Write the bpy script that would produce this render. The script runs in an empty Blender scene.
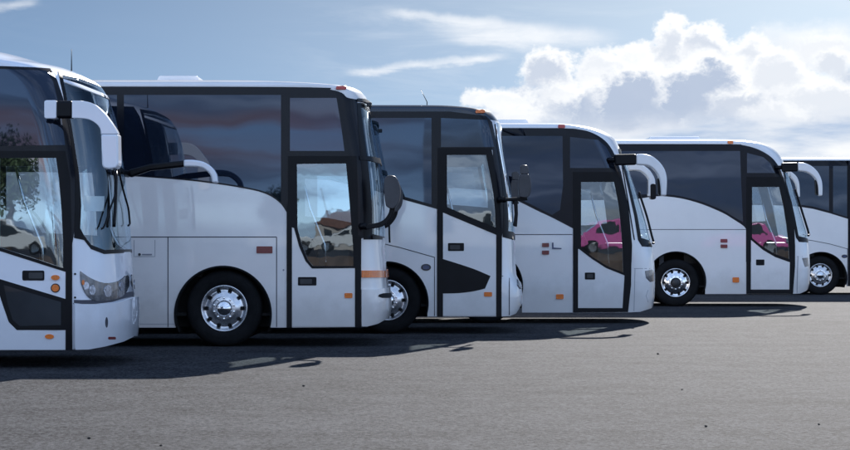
import bpy, bmesh, math, random
import numpy as np
from mathutils import Vector, Matrix
from mathutils.geometry import delaunay_2d_cdt
random.seed(7)
R = math.radians
# ------------------------------------------------------------------ camera, world, sun, exposure
scene = bpy.context.scene
C0, F, HX, HY = 1.45, 2000.0, 425.0, 241.0      # camera height; focal length, centre and horizon in photo pixels
cam_d = bpy.data.cameras.new('camera'); cam = bpy.data.objects.new('camera', cam_d)
scene.collection.objects.link(cam); scene.camera = cam
cam.location = (0, 0, C0); cam.rotation_euler = (R(90), 0, 0)
cam_d.sensor_width = 36; cam_d.lens = F/850*36; cam_d.shift_y = (HY-225)/850
cam_d.clip_start = .1; cam_d.clip_end = 9000
SUN_AZ, SUN_EL = R(14), R(28.5)                # azimuth measured from +Y towards +X
sd = bpy.data.lights.new('sun', 'SUN'); sd.energy = 2.7; sd.angle = R(.53); sd.color = (1, .96, .91)
sun = bpy.data.objects.new('sun', sd); scene.collection.objects.link(sun)
sdir = Vector((math.sin(SUN_AZ)*math.cos(SUN_EL), math.cos(SUN_AZ)*math.cos(SUN_EL), math.sin(SUN_EL)))
sun.rotation_euler = sdir.to_track_quat('Z', 'Y').to_euler(); sun.location = sdir*60
vs = scene.view_settings
vs.view_transform = 'Standard'; vs.look = 'None'; vs.gamma = 1; vs.use_curve_mapping = False; vs.exposure = 2.08

# small expression helper for node trees
class X:
    def __init__(s, nt, sock): s.nt, s.s = nt, sock
    def _m(s, op, *o, clamp=False):
        n = s.nt.nodes.new('ShaderNodeMath'); n.operation = op; n.use_clamp = clamp
        for i, v in enumerate((s,)+o):
            if isinstance(v, X): s.nt.links.new(v.s, n.inputs[i])
            else: n.inputs[i].default_value = v
        return X(s.nt, n.outputs[0])
    def __add__(s, o): return s._m('ADD', o)
    __radd__ = __add__
    def __mul__(s, o): return s._m('MULTIPLY', o)
    __rmul__ = __mul__
    def __sub__(s, o): return s._m('SUBTRACT', o)
    def __rsub__(s, o): return (s*-1)+o
    def __truediv__(s, o): return s._m('DIVIDE', o)
    def clamp(s): return s._m('ADD', 0., clamp=True)
    def abs(s): return s._m('ABSOLUTE')
    def pow(s, p): return s._m('POWER', p)
    def smooth(s, a, b):
        n = s.nt.nodes.new('ShaderNodeMapRange'); n.interpolation_type = 'SMOOTHSTEP'
        s.nt.links.new(s.s, n.inputs[0]); n.inputs[1].default_value = a; n.inputs[2].default_value = b
        return X(s.nt, n.outputs[0])
def vec(nt, x, y, z=0.):
    n = nt.nodes.new('ShaderNodeCombineXYZ')
    for i, v in enumerate((x, y, z)):
        if isinstance(v, X): nt.links.new(v.s, n.inputs[i])
        else: n.inputs[i].default_value = v
    return n.outputs[0]
def noise(nt, v, scale, detail=5, rough=.55, lac=2., dist=0., out=0):
    n = nt.nodes.new('ShaderNodeTexNoise'); n.inputs['Scale'].default_value = scale
    n.inputs['Detail'].default_value = detail; n.inputs['Roughness'].default_value = rough
    n.inputs['Lacunarity'].default_value = lac; n.inputs['Distortion'].default_value = dist
    nt.links.new(v, n.inputs['Vector']); return X(nt, n.outputs[out])
def mixc(nt, f, a, b):
    n = nt.nodes.new('ShaderNodeMix'); n.data_type = 'RGBA'
    if isinstance(f, X): nt.links.new(f.s, n.inputs[0])
    else: n.inputs[0].default_value = f
    for i, c in ((6, a), (7, b)):
        if isinstance(c, (tuple, list)): n.inputs[i].default_value = (*c[:3], 1)
        else: nt.links.new(c, n.inputs[i])
    return n.outputs[2]
def fcurve(nt, x, pts, x0, x1, y0, y1):
    n = nt.nodes.new('ShaderNodeFloatCurve'); c = n.mapping.curves[0]
    xs = [((p[0]-x0)/(x1-x0), (p[1]-y0)/(y1-y0)) for p in pts]
    c.points[0].location = xs[0]; c.points[1].location = xs[-1]
    for p in xs[1:-1]: c.points.new(*p)
    n.mapping.update()
    t = (x-x0)*(1/(x1-x0)); nt.links.new(t.clamp().s, n.inputs['Value'])
    return X(nt, n.outputs[0])*(y1-y0)+y0

def build_world():
    w = bpy.data.worlds.new('World'); scene.world = w; w.use_nodes = True
    nt = w.node_tree; nt.nodes.clear()
    out = nt.nodes.new('ShaderNodeOutputWorld'); bg = nt.nodes.new('ShaderNodeBackground')
    nt.links.new(bg.outputs[0], out.inputs[0]); bg.inputs[1].default_value = .15
    tc = nt.nodes.new('ShaderNodeTexCoord'); sp = nt.nodes.new('ShaderNodeSeparateXYZ')
    nt.links.new(tc.outputs['Generated'], sp.inputs[0])
    dx, dy, dz = (X(nt, sp.outputs[i]) for i in range(3))
    sky = nt.nodes.new('ShaderNodeTexSky'); sky.sky_type = 'NISHITA'; sky.sun_disc = False
    sky.sun_elevation = SUN_EL; sky.sun_rotation = SUN_AZ
    sky.air_density = 1.; sky.dust_density = .6; sky.ozone_density = 2.2; sky.altitude = 300
    # direction slightly lifted, so that the low band of sky already shows clear blue as in the photograph
    nt.links.new(vec(nt, dx, dy, dz.abs()*2.6+.13), sky.inputs[0]) if len(sky.inputs) else None
    az = dx._m('ARCTAN2', dy)*2000.       # azimuth and elevation, 1 unit = 1/2000 rad
    el = dz._m('ARCSINE')*2000.
    K = .38
    def kc(r, g, b_): return (r*K, g*K, b_*K)
    CT = [(-425, 10), (0, 10), (40, 90), (60, 130), (90, 150), (115, 165), (150, 158), (190, 165), (235, 185), (290, 185), (330, 170), (380, 165), (425, 165), (500, 170), (600, 130), (800, 40)]
    # cumulus bank: a crumpled set of billows, each bright along its upper sunlit rim
    wn = nt.nodes.new('ShaderNodeTexNoise'); wn.inputs['Scale'].default_value = 2.6; wn.inputs['Detail'].default_value = 7; wn.inputs['Roughness'].default_value = .56
    nt.links.new(vec(nt, az*.01, el*.011, 4.4), wn.inputs['Vector'])
    ws = nt.nodes.new('ShaderNodeSeparateXYZ'); nt.links.new(wn.outputs['Color'], ws.inputs[0])
    wx, wy, wz = (X(nt, ws.outputs[i]) for i in range(3))
    ax_, ey = az+(wx-.5)*52., el+(wy-.5)*44.
    fine = noise(nt, vec(nt, az*.01, el*.013, 8.8), 7., 6, .6)
    ff = noise(nt, vec(nt, az*.01, el*.013, 2.8), 24., 4, .6)
    bil = (noise(nt, vec(nt, az*.01+wx*.8, el*.0125+wy*.6, 41.), 3.4, 3, .55)*2.-1.).abs()
    LOBES = [(800, 58, 100, 36, .25, 30), (700, 100, 180, 40, .7, 20), (822, 52, 52, 22, .25, 14), (640, 74, 34, 30, .35, 4), (673, 46, 25, 27, .55, 3), (746, 58, 25, 24, .45, 4), (706, 48, 27, 28, .6, 3), (608, 72, 30, 26, .3, 5), 
             (548, 74, 32, 26, .75, 3), (828, 68, 26, 18, .5, 6), (478, 98, 17, 13, .2, 4), (505, 104, 30, 20, .15, 6), (560, 96, 30, 20, .3, 8), (606, 108, 60, 32, 1., 12), (650, 98, 70, 44, 1.1, 12), (708, 92, 54, 46, 1.1, 10),
             (775, 80, 30, 30, .4, 5), (742, 108, 34, 24, .7, 10), (822, 106, 58, 28, .4, 8), (775, 120, 36, 16, .35, 8), (520, 118, 44, 15, .1, 8)]
    top = fcurve(nt, az, CT, -425, 800, 0, 260)
    fr = dy.smooth(-.2, .8); lev = 1.-fr*.872
    mm = nt.nodes.new('ShaderNodeVectorMath'); mm.operation = 'MULTIPLY'; nt.links.new(sky.outputs[0], mm.inputs[0])
    nt.links.new(vec(nt, lev*(1.06-fr*.28), lev*(.93+fr*.0), lev*(.80+fr*.20)), mm.inputs[1])
    skyc = mm.outputs[0]
    # high thin streaks
    vs_ = vec(nt, az*.0042+el*.004, el*.024, 1.7)
    st = noise(nt, vs_, 1.5, 7, .62, dist=.5)
    region = fcurve(nt, az, [(-425, .2), (-330, .06), (-200, .02), (-90, .5), (40, .92), (160, .7), (300, .6), (425, .7), (600, .5)], -425, 600, 0, 1)
    vert = el.smooth(90, 165)*(1.-(el-222.).smooth(0, 28))
    cir = ((st-.46)*4.2).clamp()*region*vert
    c1 = mixc(nt, cir*.3, skyc, kc(3.6, 3.85, 4.2))
    for x0, y0, x1, y1, w_, op in ((388, 13, 500, 24, 6, .8), (430, 24, 620, 44, 13, .85), (440, 36, 600, 50, 9, .6), (345, 74, 430, 64, 5, .8), (400, 65, 505, 57, 5, .9), (760, 40, 860, 33, 12, .8), (0, 14, 44, 9, 6, .5)):
        cx_, cy_, hl = (x0+x1)/2-HX, HY-(y0+y1)/2, abs(x1-x0)/2*1.15; sl = -(y1-y0)/(x1-x0)
        vv = (el-cy_-(az-cx_)*sl+(wy-.5)*16.+(st-.5)*12.).abs()*(1/w_)
        uu = ((az-cx_+(wx-.5)*30.)*(1/hl)).abs()
        c1 = mixc(nt, (1.-vv.smooth(.1, 1.2))*(1.-uu.smooth(.45, 1.05))*((st-.25)*2.6).clamp()*op, c1, kc(4.0, 4.12, 4.3))
    # haze and low band of cloud towards the horizon
    vb = vec(nt, az*.006, el*.03, 9.)
    lb = noise(nt, vb, 1.3, 5, .55)
    band = (1.-(el-95.+(lb-.5)*70.).smooth(0, 40.))*fcurve(nt, az, [(-425, .0), (-100, .0), (30, .55), (120, 1), (600, 1)], -425, 600, 0, 1)
    streak = ((lb-.40)*4.).clamp()
    bc = mixc(nt, streak, kc(2.0, 2.5, 3.3), kc(4.2, 4.25, 4.3))
    fill = (top-el+(wx-.5)*60.+(fine-.5)*20.).smooth(-8., 12.)
    c2 = mixc(nt, fill, c1, mixc(nt, fine, kc(2.1, 2.5, 3.15), kc(3.2, 3.4, 3.8)))
    for px, py, rx, ry, g_, soft in LOBES:
        ca, ce = px-HX, HY-py
        u_, v_ = (ax_-ca)*(1/rx), (ey-ce)*(1/ry)
        rho = (u_*u_+v_*v_)._m('SQRT'); q = 1.-rho
        mk = (q*ry+(fine-.5)*12.+(ff-.5)*7.).smooth(-2.5, float(soft)+3.)*v_.smooth(-1.05, -.3)
        dp = (q*1.05-v_*.42-u_*.12+(fine-.5)*.6+(ff-.5)*.3+(bil-.22)*.6+(wz-.5)*.6).smooth(-.03, .56)*g_
        dp = dp.clamp()
        cc = mixc(nt, dp, kc(4.35, 4.4, 4.45), kc(2.05, 2.4, 3.05)); c2 = mixc(nt, mk*.97, c2, cc)
    c3 = mixc(nt, band*.9, c2, bc)
    # scattered cloud over the rest of the sky (behind the camera, overhead)
    gen = tc.outputs['Generated']
    oth = noise(nt, gen, 2.6, 7, .58)
    back = (1.-dy.smooth(-.1, .7))
    c4 = mixc(nt, ((oth-.52)*5.).clamp()*back*.4, c3, (3.6, 3.9, 4.4))
    # long flat cloud banks low in the sky opposite, dusky rose on one level: the coach windows mirror them
    rs = noise(nt, vec(nt, az*.0011, el*.012, 21.), 1.7, 5, .55)
    low = (1.-el.smooth(200., 420.))*back
    c5 = mixc(nt, (rs-.40).smooth(0., .14)*low*.8, c4, mixc(nt, rs.smooth(.5, .68), (.95, 1.25, 1.8), (3.3, 3.6, 4.1)))
    rose = el.smooth(62., 92.)*(1.-el.smooth(120., 138.))*(1.-dx.smooth(-.10, .03))*back*(rs-.3).smooth(0., .2)
    c5 = mixc(nt, rose*.75, c5, (2.7, 1.75, 1.75))
    nt.links.new(c5, bg.inputs[0])
build_world()

# ------------------------------------------------------------------ materials
MATS = {}
def mat(name, col, rough=.5, metal=0., spec=.5, coat=0., var=.0, vscale=6., bump=0., bscale=40., emit=None, dirt=0.):
    m = bpy.data.materials.new(name); m.use_nodes = True; nt = m.node_tree
    b = nt.nodes['Principled BSDF']
    b.inputs['Roughness'].default_value = rough; b.inputs['Metallic'].default_value = metal
    b.inputs['Specular IOR Level'].default_value = spec
    b.inputs['Coat Weight'].default_value = coat; b.inputs['Coat Roughness'].default_value = .03
    tc = nt.nodes.new('ShaderNodeTexCoord')
    n1 = noise(nt, tc.outputs['Object'], vscale, 5, .6)
    lo = tuple(c*(1-var) for c in col); hi = tuple(min(1, c*(1+var)) for c in col)
    c = mixc(nt, n1.smooth(.3, .7), lo, hi)
    if dirt:
        sp = nt.nodes.new('ShaderNodeSeparateXYZ'); nt.links.new(tc.outputs['Object'], sp.inputs[0])
        z = X(nt, sp.outputs[2]); n2 = noise(nt, tc.outputs['Object'], 3.2, 6, .65)
        # road film thrown up by the wheels: thicker near the skirt, blotchy
        f = ((1.-(z+(n2-.5)*.9).smooth(.25, 1.0))*dirt).clamp()
        c = mixc(nt, f, c, (.30, .27, .24))
        rg = X(nt, f.s)*.35+rough; nt.links.new(rg.s, b.inputs['Roughness'])
    nt.links.new(c, b.inputs['Base Color'])
    if bump:
        bp = nt.nodes.new('ShaderNodeBump'); bp.inputs['Strength'].default_value = bump; bp.inputs['Distance'].default_value = .02
        nb = noise(nt, tc.outputs['Object'], bscale, 4, .6); nt.links.new(nb.s, bp.inputs['Height'])
        nt.links.new(bp.outputs[0], b.inputs['Normal'])
    MATS[name] = m; return m
def glass(name, tint, refl, base=.0, wob=.0):
    """tinted pane: part of the light passes, part is mirrored (film-coated coach glass)"""
    m = bpy.data.materials.new(name); m.use_nodes = True; nt = m.node_tree; nt.nodes.clear()
    out = nt.nodes.new('ShaderNodeOutputMaterial'); mx = nt.nodes.new('ShaderNodeMixShader')
    tr = nt.nodes.new('ShaderNodeBsdfTransparent'); gl = nt.nodes.new('ShaderNodeBsdfGlossy')
    tr.inputs[0].default_value = (*tint, 1); gl.inputs[0].default_value = (.78, .9, 1, 1); gl.inputs['Roughness'].default_value = .01
    ge = nt.nodes.new('ShaderNodeNewGeometry'); dt = nt.nodes.new('ShaderNodeVectorMath'); dt.operation = 'DOT_PRODUCT'
    nt.links.new(ge.outputs['Normal'], dt.inputs[0]); nt.links.new(ge.outputs['Incoming'], dt.inputs[1])
    # Schlick fresnel, the same from both sides of the thin pane
    f = ((1.-X(nt, dt.outputs['Value']).abs()).pow(5.)*(.96-refl)+.04+refl).clamp(); nt.links.new(f.s, mx.inputs[0])
    nt.links.new(tr.outputs[0], mx.inputs[1]); nt.links.new(gl.outputs[0], mx.inputs[2]); nt.links.new(mx.outputs[0], out.inputs[0])
    if wob:
        tc = nt.nodes.new('ShaderNodeTexCoord'); bp = nt.nodes.new('ShaderNodeBump'); bp.inputs['Distance'].default_value = wob
        nb = noise(nt, tc.outputs['Object'], 2.6, 2, .5); nt.links.new(nb.s, bp.inputs['Height']); nt.links.new(bp.outputs[0], gl.inputs['Normal'])
    MATS[name] = m; return m
def tinted(name, col, wob=.0011):
    m = bpy.data.materials.new(name); m.use_nodes = True; nt = m.node_tree; b = nt.nodes['Principled BSDF']
    b.inputs['Roughness'].default_value = .015; b.inputs['Specular Tint'].default_value = (.60, .73, 1, 1); b.inputs['IOR'].default_value = 1.6
    tc = nt.nodes.new('ShaderNodeTexCoord')
    n1 = noise(nt, tc.outputs['Object'], 1.1, 3, .6)
    nt.links.new(mixc(nt, n1.smooth(.3, .7), tuple(c*.8 for c in col), tuple(c*1.2 for c in col)), b.inputs['Base Color'])
    bp = nt.nodes.new('ShaderNodeBump'); bp.inputs['Distance'].default_value = wob
    nb = noise(nt, tc.outputs['Object'], 1.4, 1, .4); nt.links.new(nb.s, bp.inputs['Height']); nt.links.new(bp.outputs[0], b.inputs['Normal'])
    MATS[name] = m; return m

mat('white_paint', (.80, .80, .81), .3, spec=.5, coat=1., var=.025, vscale=1.3, dirt=.32)
mat('cream_paint', (.80, .775, .765), .32, spec=.5, coat=.9, var=.03, vscale=1.3, dirt=.38)
mat('blue_white_paint', (.78, .81, .88), .28, spec=.5, coat=1., var=.025, vscale=1.3, dirt=.3)
mat('navy_paint', (.008, .014, .028), .22, coat=.6, var=.1)
mat('black_trim', (.0035, .004, .0065), .35, var=.2, spec=.18)
mat('band', (.004, .006, .012), .2, var=.1, spec=.2)
mat('rubber', (.007, .0075, .009), .8, spec=.2, var=.25, bump=.3, bscale=60)
mat('dark_plastic', (.03, .03, .033), .5, var=.2)
mat('grey_plastic', (.045, .045, .052), .42, var=.15)
mat('underbody', (.006, .006, .0065), .9, var=.3)
mat('alloy', (.82, .83, .85), .16, metal=1., var=.08, vscale=15)
mat('steel_rim', (.66, .67, .70), .26, metal=.9, var=.15, vscale=10)
mat('hole', (.004, .004, .005), .9)
mat('orange_lens', (.75, .17, .012), .25, coat=.6, var=.15, vscale=60)
mat('red_lens', (.17, .018, .02), .3, coat=.5, var=.15, vscale=60)
mat('bright_red_lens', (.45, .05, .03), .3, coat=.5, var=.15, vscale=60)
mat('chrome', (.8, .82, .85), .1, metal=1.); mat('lens', (.34, .36, .42), .22, metal=.8, var=.5, vscale=30)
mat('lamp_grey', (.10, .11, .13), .15, metal=.4, coat=.8, var=.4, vscale=14)
mat('seam', (.06, .06, .075), .8)
mat('soft_seam', (.25, .26, .30), .8)
mat('seat_cloth', (.05, .07, .13), .9, var=.5, vscale=8)
mat('cabin_grey', (.028, .031, .038), .7, var=.2)
mat('paper', (.62, .66, .66), .8, var=.05)
mat('blue_cloth', (.03, .16, .42), .8, var=.4, vscale=9)
mat('oval_badge', (.02, .05, .14), .2, coat=.8)
tinted('window_glass', (.005, .008, .016)); tinted('lower_glass', (.035, .038, .042)); tinted('window_glass_teal', (.004, .014, .023)); tinted('window_glass_plum', (.018, .012, .022))
glass('door_glass', (.62, .70, .74), .11, wob=.0005); glass('screen_glass', (.86, .90, .90), .09, wob=.0)
mat('pink_paint', (.50, .10, .30), .2, coat=.8, var=.05); mat('car_white', (.5, .52, .54), .3, coat=.7)
mat('car_glass', (.02, .025, .03), .05, spec=.8); mat('brown_stone', (.07, .05, .042), .85, var=.35, vscale=2.)
mat('stucco', (.30, .28, .26), .9, var=.1); mat('roof_tile', (.12, .06, .045), .85, var=.3, vscale=3); mat('bark', (.10, .07, .05), .9, var=.3)
mat('leaf', (.045, .075, .03), .7, var=.4, vscale=1.5); mat('pebble', (.03, .028, .027), .9, var=.4, vscale=30)

def asphalt():
    m = bpy.data.materials.new('asphalt'); m.use_nodes = True; nt = m.node_tree; b = nt.nodes['Principled BSDF']
    tc = nt.nodes.new('ShaderNodeTexCoord'); g = tc.outputs['Object']
    mp = nt.nodes.new('ShaderNodeMapping'); mp.inputs['Scale'].default_value = (1, 4.5, 1); mp.inputs['Rotation'].default_value = (0, 0, R(-7)); nt.links.new(g, mp.inputs[0])
    big = noise(nt, g, .11, 4, .6); strk = noise(nt, mp.outputs[0], .16, 6, .62); mid = noise(nt, g, 1.7, 5, .7)
    agg = noise(nt, g, 48., 3, .8); agg2 = noise(nt, g, 20., 6, .85)
    vo = nt.nodes.new('ShaderNodeTexVoronoi'); vo.inputs['Scale'].default_value = 34.; nt.links.new(g, vo.inputs[0])
    stones = X(nt, vo.outputs['Color'])
    v = (big-.5)*.5+(strk-.5)*.75+(mid-.5)*1.2+(agg-.5)*2.6+(agg2-.5)*3.6+(stones-.5)*1.1
    fac = (v*.8+.5).clamp()
    c = mixc(nt, fac, (.006, .0065, .009), (.076, .077, .084))
    pale = noise(nt, g, 9., 4, .7).smooth(.62, .74)*.5
    c = mixc(nt, pale, c, (.088, .088, .094))
    vo2 = nt.nodes.new('ShaderNodeTexVoronoi'); vo2.inputs['Scale'].default_value = 7.; vo2.inputs['Randomness'].default_value = 1; nt.links.new(g, vo2.inputs[0])
    spots = (1.-X(nt, vo2.outputs['Distance']).smooth(.03, .09))*mid.smooth(.5, .62)
    c = mixc(nt, spots*.6, c, (.035, .033, .032))
    nt.links.new(c, b.inputs['Base Color'])
    rg = agg*.25+.68; nt.links.new(rg.s, b.inputs['Roughness']); b.inputs['Specular IOR Level'].default_value = .03
    bp = nt.nodes.new('ShaderNodeBump'); bp.inputs['Strength'].default_value = .7; bp.inputs['Distance'].default_value = .012
    h = agg+agg2*1.2+stones*.6+mid; nt.links.new(h.s, bp.inputs['Height']); nt.links.new(bp.outputs[0], b.inputs['Normal'])
    MATS['asphalt'] = m
asphalt()

# ------------------------------------------------------------------ mesh helpers
COL = scene.collection
def link(name, me, m=None, parent=None):
    o = bpy.data.objects.new(name, me); COL.objects.link(o)
    if m is not None: o.data.materials.append(MATS[m] if isinstance(m, str) else m)
    if parent is not None: o.parent = parent
    return o
def from_bm(name, bm, m, parent=None, smooth=False):
    me = bpy.data.meshes.new(name); bmesh.ops.recalc_face_normals(bm, faces=bm.faces); bm.to_mesh(me); bm.free()
    if smooth: me.shade_smooth()
    return link(name, me, m, parent)
def bevel(o, w, seg=2, ang=30):
    md = o.modifiers.new('bevel', 'BEVEL'); md.width = w; md.segments = seg; md.limit_method = 'ANGLE'; md.angle_limit = R(ang)
    for p in o.data.polygons: p.use_smooth = True
    md.harden_normals = True
    return o
def thing(name, label, cat, loc=(0, 0, 0), group=None):
    o = bpy.data.objects.new(name, None); COL.objects.link(o); o.location = loc
    o['label'] = label; o['category'] = cat
    if group: o['group'] = group
    return o
def box_bm(bm, x0, x1, y0, y1, z0, z1):
    r = bmesh.ops.create_cube(bm, size=1)
    for v in r['verts']:
        v.co = Vector(((x0+x1)/2+v.co.x*(x1-x0), (y0+y1)/2+v.co.y*(y1-y0), (z0+z1)/2+v.co.z*(z1-z0)))
def box(name, x0, x1, y0, y1, z0, z1, m, parent=None, bev=0):
    bm = bmesh.new(); box_bm(bm, x0, x1, y0, y1, z0, z1); o = from_bm(name, bm, m, parent)
    if bev: bevel(o, bev)
    return o
def prism(name, pts, y0, y1, m, parent=None, bev=0, seg=3, plane='xz'):
    bm = bmesh.new()
    f = (lambda a, b, c: (a, c, b)) if plane == 'xz' else (lambda a, b, c: (a, b, c))
    A = [bm.verts.new(f(p[0], p[1], y0)) for p in pts]; B = [bm.verts.new(f(p[0], p[1], y1)) for p in pts]
    bm.faces.new(A); bm.faces.new(B[::-1]); n = len(pts)
    for i in range(n): bm.faces.new((A[i], B[i], B[(i+1) % n], A[(i+1) % n]))
    o = from_bm(name, bm, m, parent)
    if bev: bevel(o, bev, seg)
    return o
def tube(name, pts, r, m, parent=None, sides=8):
    bm = bmesh.new(); rings = []
    pts = [Vector(p) for p in pts]
    for i, p in enumerate(pts):
        t = (pts[min(i+1, len(pts)-1)]-pts[max(i-1, 0)]).normalized()
        a = t.cross(Vector((0, 1, 0))); a = a.normalized() if a.length > .1 else Vector((1, 0, 0)); b = t.cross(a).normalized()
        rr = r[i] if isinstance(r, (list, tuple)) else r
        rings.append([bm.verts.new(p+(a*math.cos(k*math.tau/sides)+b*math.sin(k*math.tau/sides))*rr) for k in range(sides)])
    for A, B in zip(rings, rings[1:]):
        for k in range(sides): bm.faces.new((A[k], A[(k+1) % sides], B[(k+1) % sides], B[k]))
    bm.faces.new(rings[0][::-1]); bm.faces.new(rings[-1])
    return from_bm(name, bm, m, parent, True)
def lathe_bm(bm, prof, seg=48, cx=0, cz=0, y0=0):
    """revolve (radius, y) about the axis parallel to Y"""
    rings = []
    for r, y in prof:
        if r < 1e-5: rings.append([bm.verts.new((cx, y0+y, cz))])
        else: rings.append([bm.verts.new((cx+r*math.cos(k*math.tau/seg), y0+y, cz+r*math.sin(k*math.tau/seg))) for k in range(seg)])
    for A, B in zip(rings, rings[1:]):
        for k in range(seg):
            a = A[k % len(A)], A[(k+1) % len(A)]; b = B[k % len(B)], B[(k+1) % len(B)]
            f = []
            for v in (a[0], a[1], b[1], b[0]):
                if v not in f: f.append(v)
            if len(f) > 2: bm.faces.new(f)
def pip(poly, P):
    x, y = P[:, 0], P[:, 1]; inside = np.zeros(len(P), bool); n = len(poly)
    px = np.array([p[0] for p in poly]); py = np.array([p[1] for p in poly])
    for i in range(n):
        j = (i-1) % n
        c = (py[i] > y) != (py[j] > y)
        with np.errstate(divide='ignore', invalid='ignore'):
            xi = (px[j]-px[i])*(y-py[i])/(py[j]-py[i])+px[i]
        inside ^= c & (x < xi)
    return inside

# ------------------------------------------------------------------ coach shell
class Shell:
    """Outer surface of a coach: S(u, z). u runs along the waist line of the body, u<0 on the flat near side,
    0..2A round the nose, beyond 2A on the far side."""
    def __init__(s, Yn, sil, C=.55, n=2.6, W=1.275, Rt=.12, Ri=.28, length=12., tumble=.0, roofw=1.):
        s.Yn, s.C, s.W0, s.Rt, s.Ri, s.tum = Yn, C, W, Rt, Ri, tumble
        s.Yb = Yn+W
        th = np.linspace(0, math.pi/2, 240)
        dx = C*np.sin(th)**(2/n); dy = -W*np.cos(th)**(2/n)
        dx = np.concatenate([dx, dx[-2::-1]]); dy = np.concatenate([dy, -dy[-2::-1]])
        L = np.concatenate([[0], np.cumsum(np.hypot(np.diff(dx), np.diff(dy)))])
        s.U, s.DX, s.DY, s.A = L, dx, dy/W, L[-1]/2
        m = len(L)//2+1
        pts = []
        for i_, (px, py) in enumerate(sil):
            a_, b_ = sil[max(i_-1, 0)], sil[min(i_+1, len(sil)-1)]
            w_ = (abs(b_[0]-a_[0])/math.hypot(b_[0]-a_[0], b_[1]-a_[1]))**3*roofw
            Y = Yn+.4
            for _ in range(6):
                z = C0+(HY-py)/F*Y
                yy = s.Yb+dy[:m]
                cand = (px-HX)/F*yy+C-dx[:m]
                k = int(np.argmin(cand)); Y = yy[k]*(1-w_)+(Yn+.25)*w_
            pts.append((z, cand[k]))
        pts.sort(); s.kz = [p[0] for p in pts]; s.kx = [p[1] for p in pts]
        h = np.diff(s.kz); dl = np.diff(s.kx)/h; d = np.zeros(len(pts))
        for i in range(1, len(pts)-1):
            if dl[i-1]*dl[i] > 0:
                w1, w2 = 2*h[i]+h[i-1], h[i]+2*h[i-1]; d[i] = (w1+w2)/(w1/dl[i-1]+w2/dl[i])
        d[0], d[-1] = dl[0], dl[-1]; s.kd = d
        s.Zt = s.kz[-1]; s.xmax = max(s.kx); s.xr = s.xmax-length
    def xf(s, z):
        if z <= s.kz[0]: return s.kx[0]
        if z >= s.kz[-1]: return s.kx[-1]
        i = int(np.searchsorted(s.kz, z))-1; h = s.kz[i+1]-s.kz[i]; t = (z-s.kz[i])/h
        return ((2*t**3-3*t*t+1)*s.kx[i]+(t**3-2*t*t+t)*h*s.kd[i]+(-2*t**3+3*t*t)*s.kx[i+1]+(t**3-t*t)*h*s.kd[i+1])
    def W(s, z):
        w = s.W0-s.tum*max(0, z-1.2); q = (z-(s.Zt-s.Rt))/s.Rt
        if q > 0: w -= s.Ri*(1-math.sqrt(max(0, 1-min(1, q)**2)))
        return w
    def S(s, u, z, off=0.):
        w = s.W(z); x0 = s.xf(z)-s.C
        if u <= 0: x, y = x0+u, -w
        elif u >= 2*s.A: x, y = x0-(u-2*s.A), w
        else: x, y = x0+float(np.interp(u, s.U, s.DX)), w*float(np.interp(u, s.U, s.DY))
        p = Vector((x, s.Yb+y, z))
        return p if not off else p+s.N(u, z)*off
    def N(s, u, z):
        e = .012; z0, z1 = max(z-e, -1), min(z+e, s.Zt-.0005)
        if z1 <= z0: z0 = z1-e
        a = s.S(u+e, z)-s.S(u-e, z); b = s.S(u, z1)-s.S(u, z0)
        n = a.cross(b); return n.normalized() if n.length > 1e-9 else Vector((0, -1, 0))
    def inv(s, px, py):
        """photo pixel on the near side -> (u, z)"""
        Y = s.Yn
        for _ in range(10):
            z = min(max(C0+(HY-py)/F*Y, .05), s.Zt-.0005)
            w = s.W(z); x0 = s.xf(z)-s.C
            Ys = s.Yb-w; xs = (px-HX)/F*Ys
            if xs <= x0: u = xs-x0; Yn = Ys
            else:
                m = len(s.U)//2+1
                P = HX+F*(x0+s.DX[:m])/(s.Yb+w*s.DY[:m]); k = int(np.argmax(P))
                u = float(np.interp(px, P[:k+1], s.U[:k+1])); Yn = s.Yb+w*float(np.interp(u, s.U, s.DY))
            Y = .5*Y+.5*Yn
        return (u, z)
    def trace(s, pts, closed=True, step=3.):
        out = []; n = len(pts)
        for i in range(n if closed else n-1):
            a, b = pts[i], pts[(i+1) % n]; k = max(1, int(math.hypot(b[0]-a[0], b[1]-a[1])/step))
            for j in range(k): out.append(s.inv(a[0]+(b[0]-a[0])*j/k, a[1]+(b[1]-a[1])*j/k))
        if not closed: out.append(s.inv(*pts[-1]))
        return out
    def mirror(s, poly): return [(2*s.A-u, z) for u, z in poly][::-1]
    def wrap(s, near):
        """near: traced open line from top/outer to the centre side at the bottom; closes with its mirror image"""
        return near+s.mirror(near)
    def xz(s, x, z): return (x-(s.xf(z)-s.C), z)
    def px2xz(s, px, py, Y): return ((px-HX)/F*Y, C0+(HY-py)/F*Y)

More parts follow.
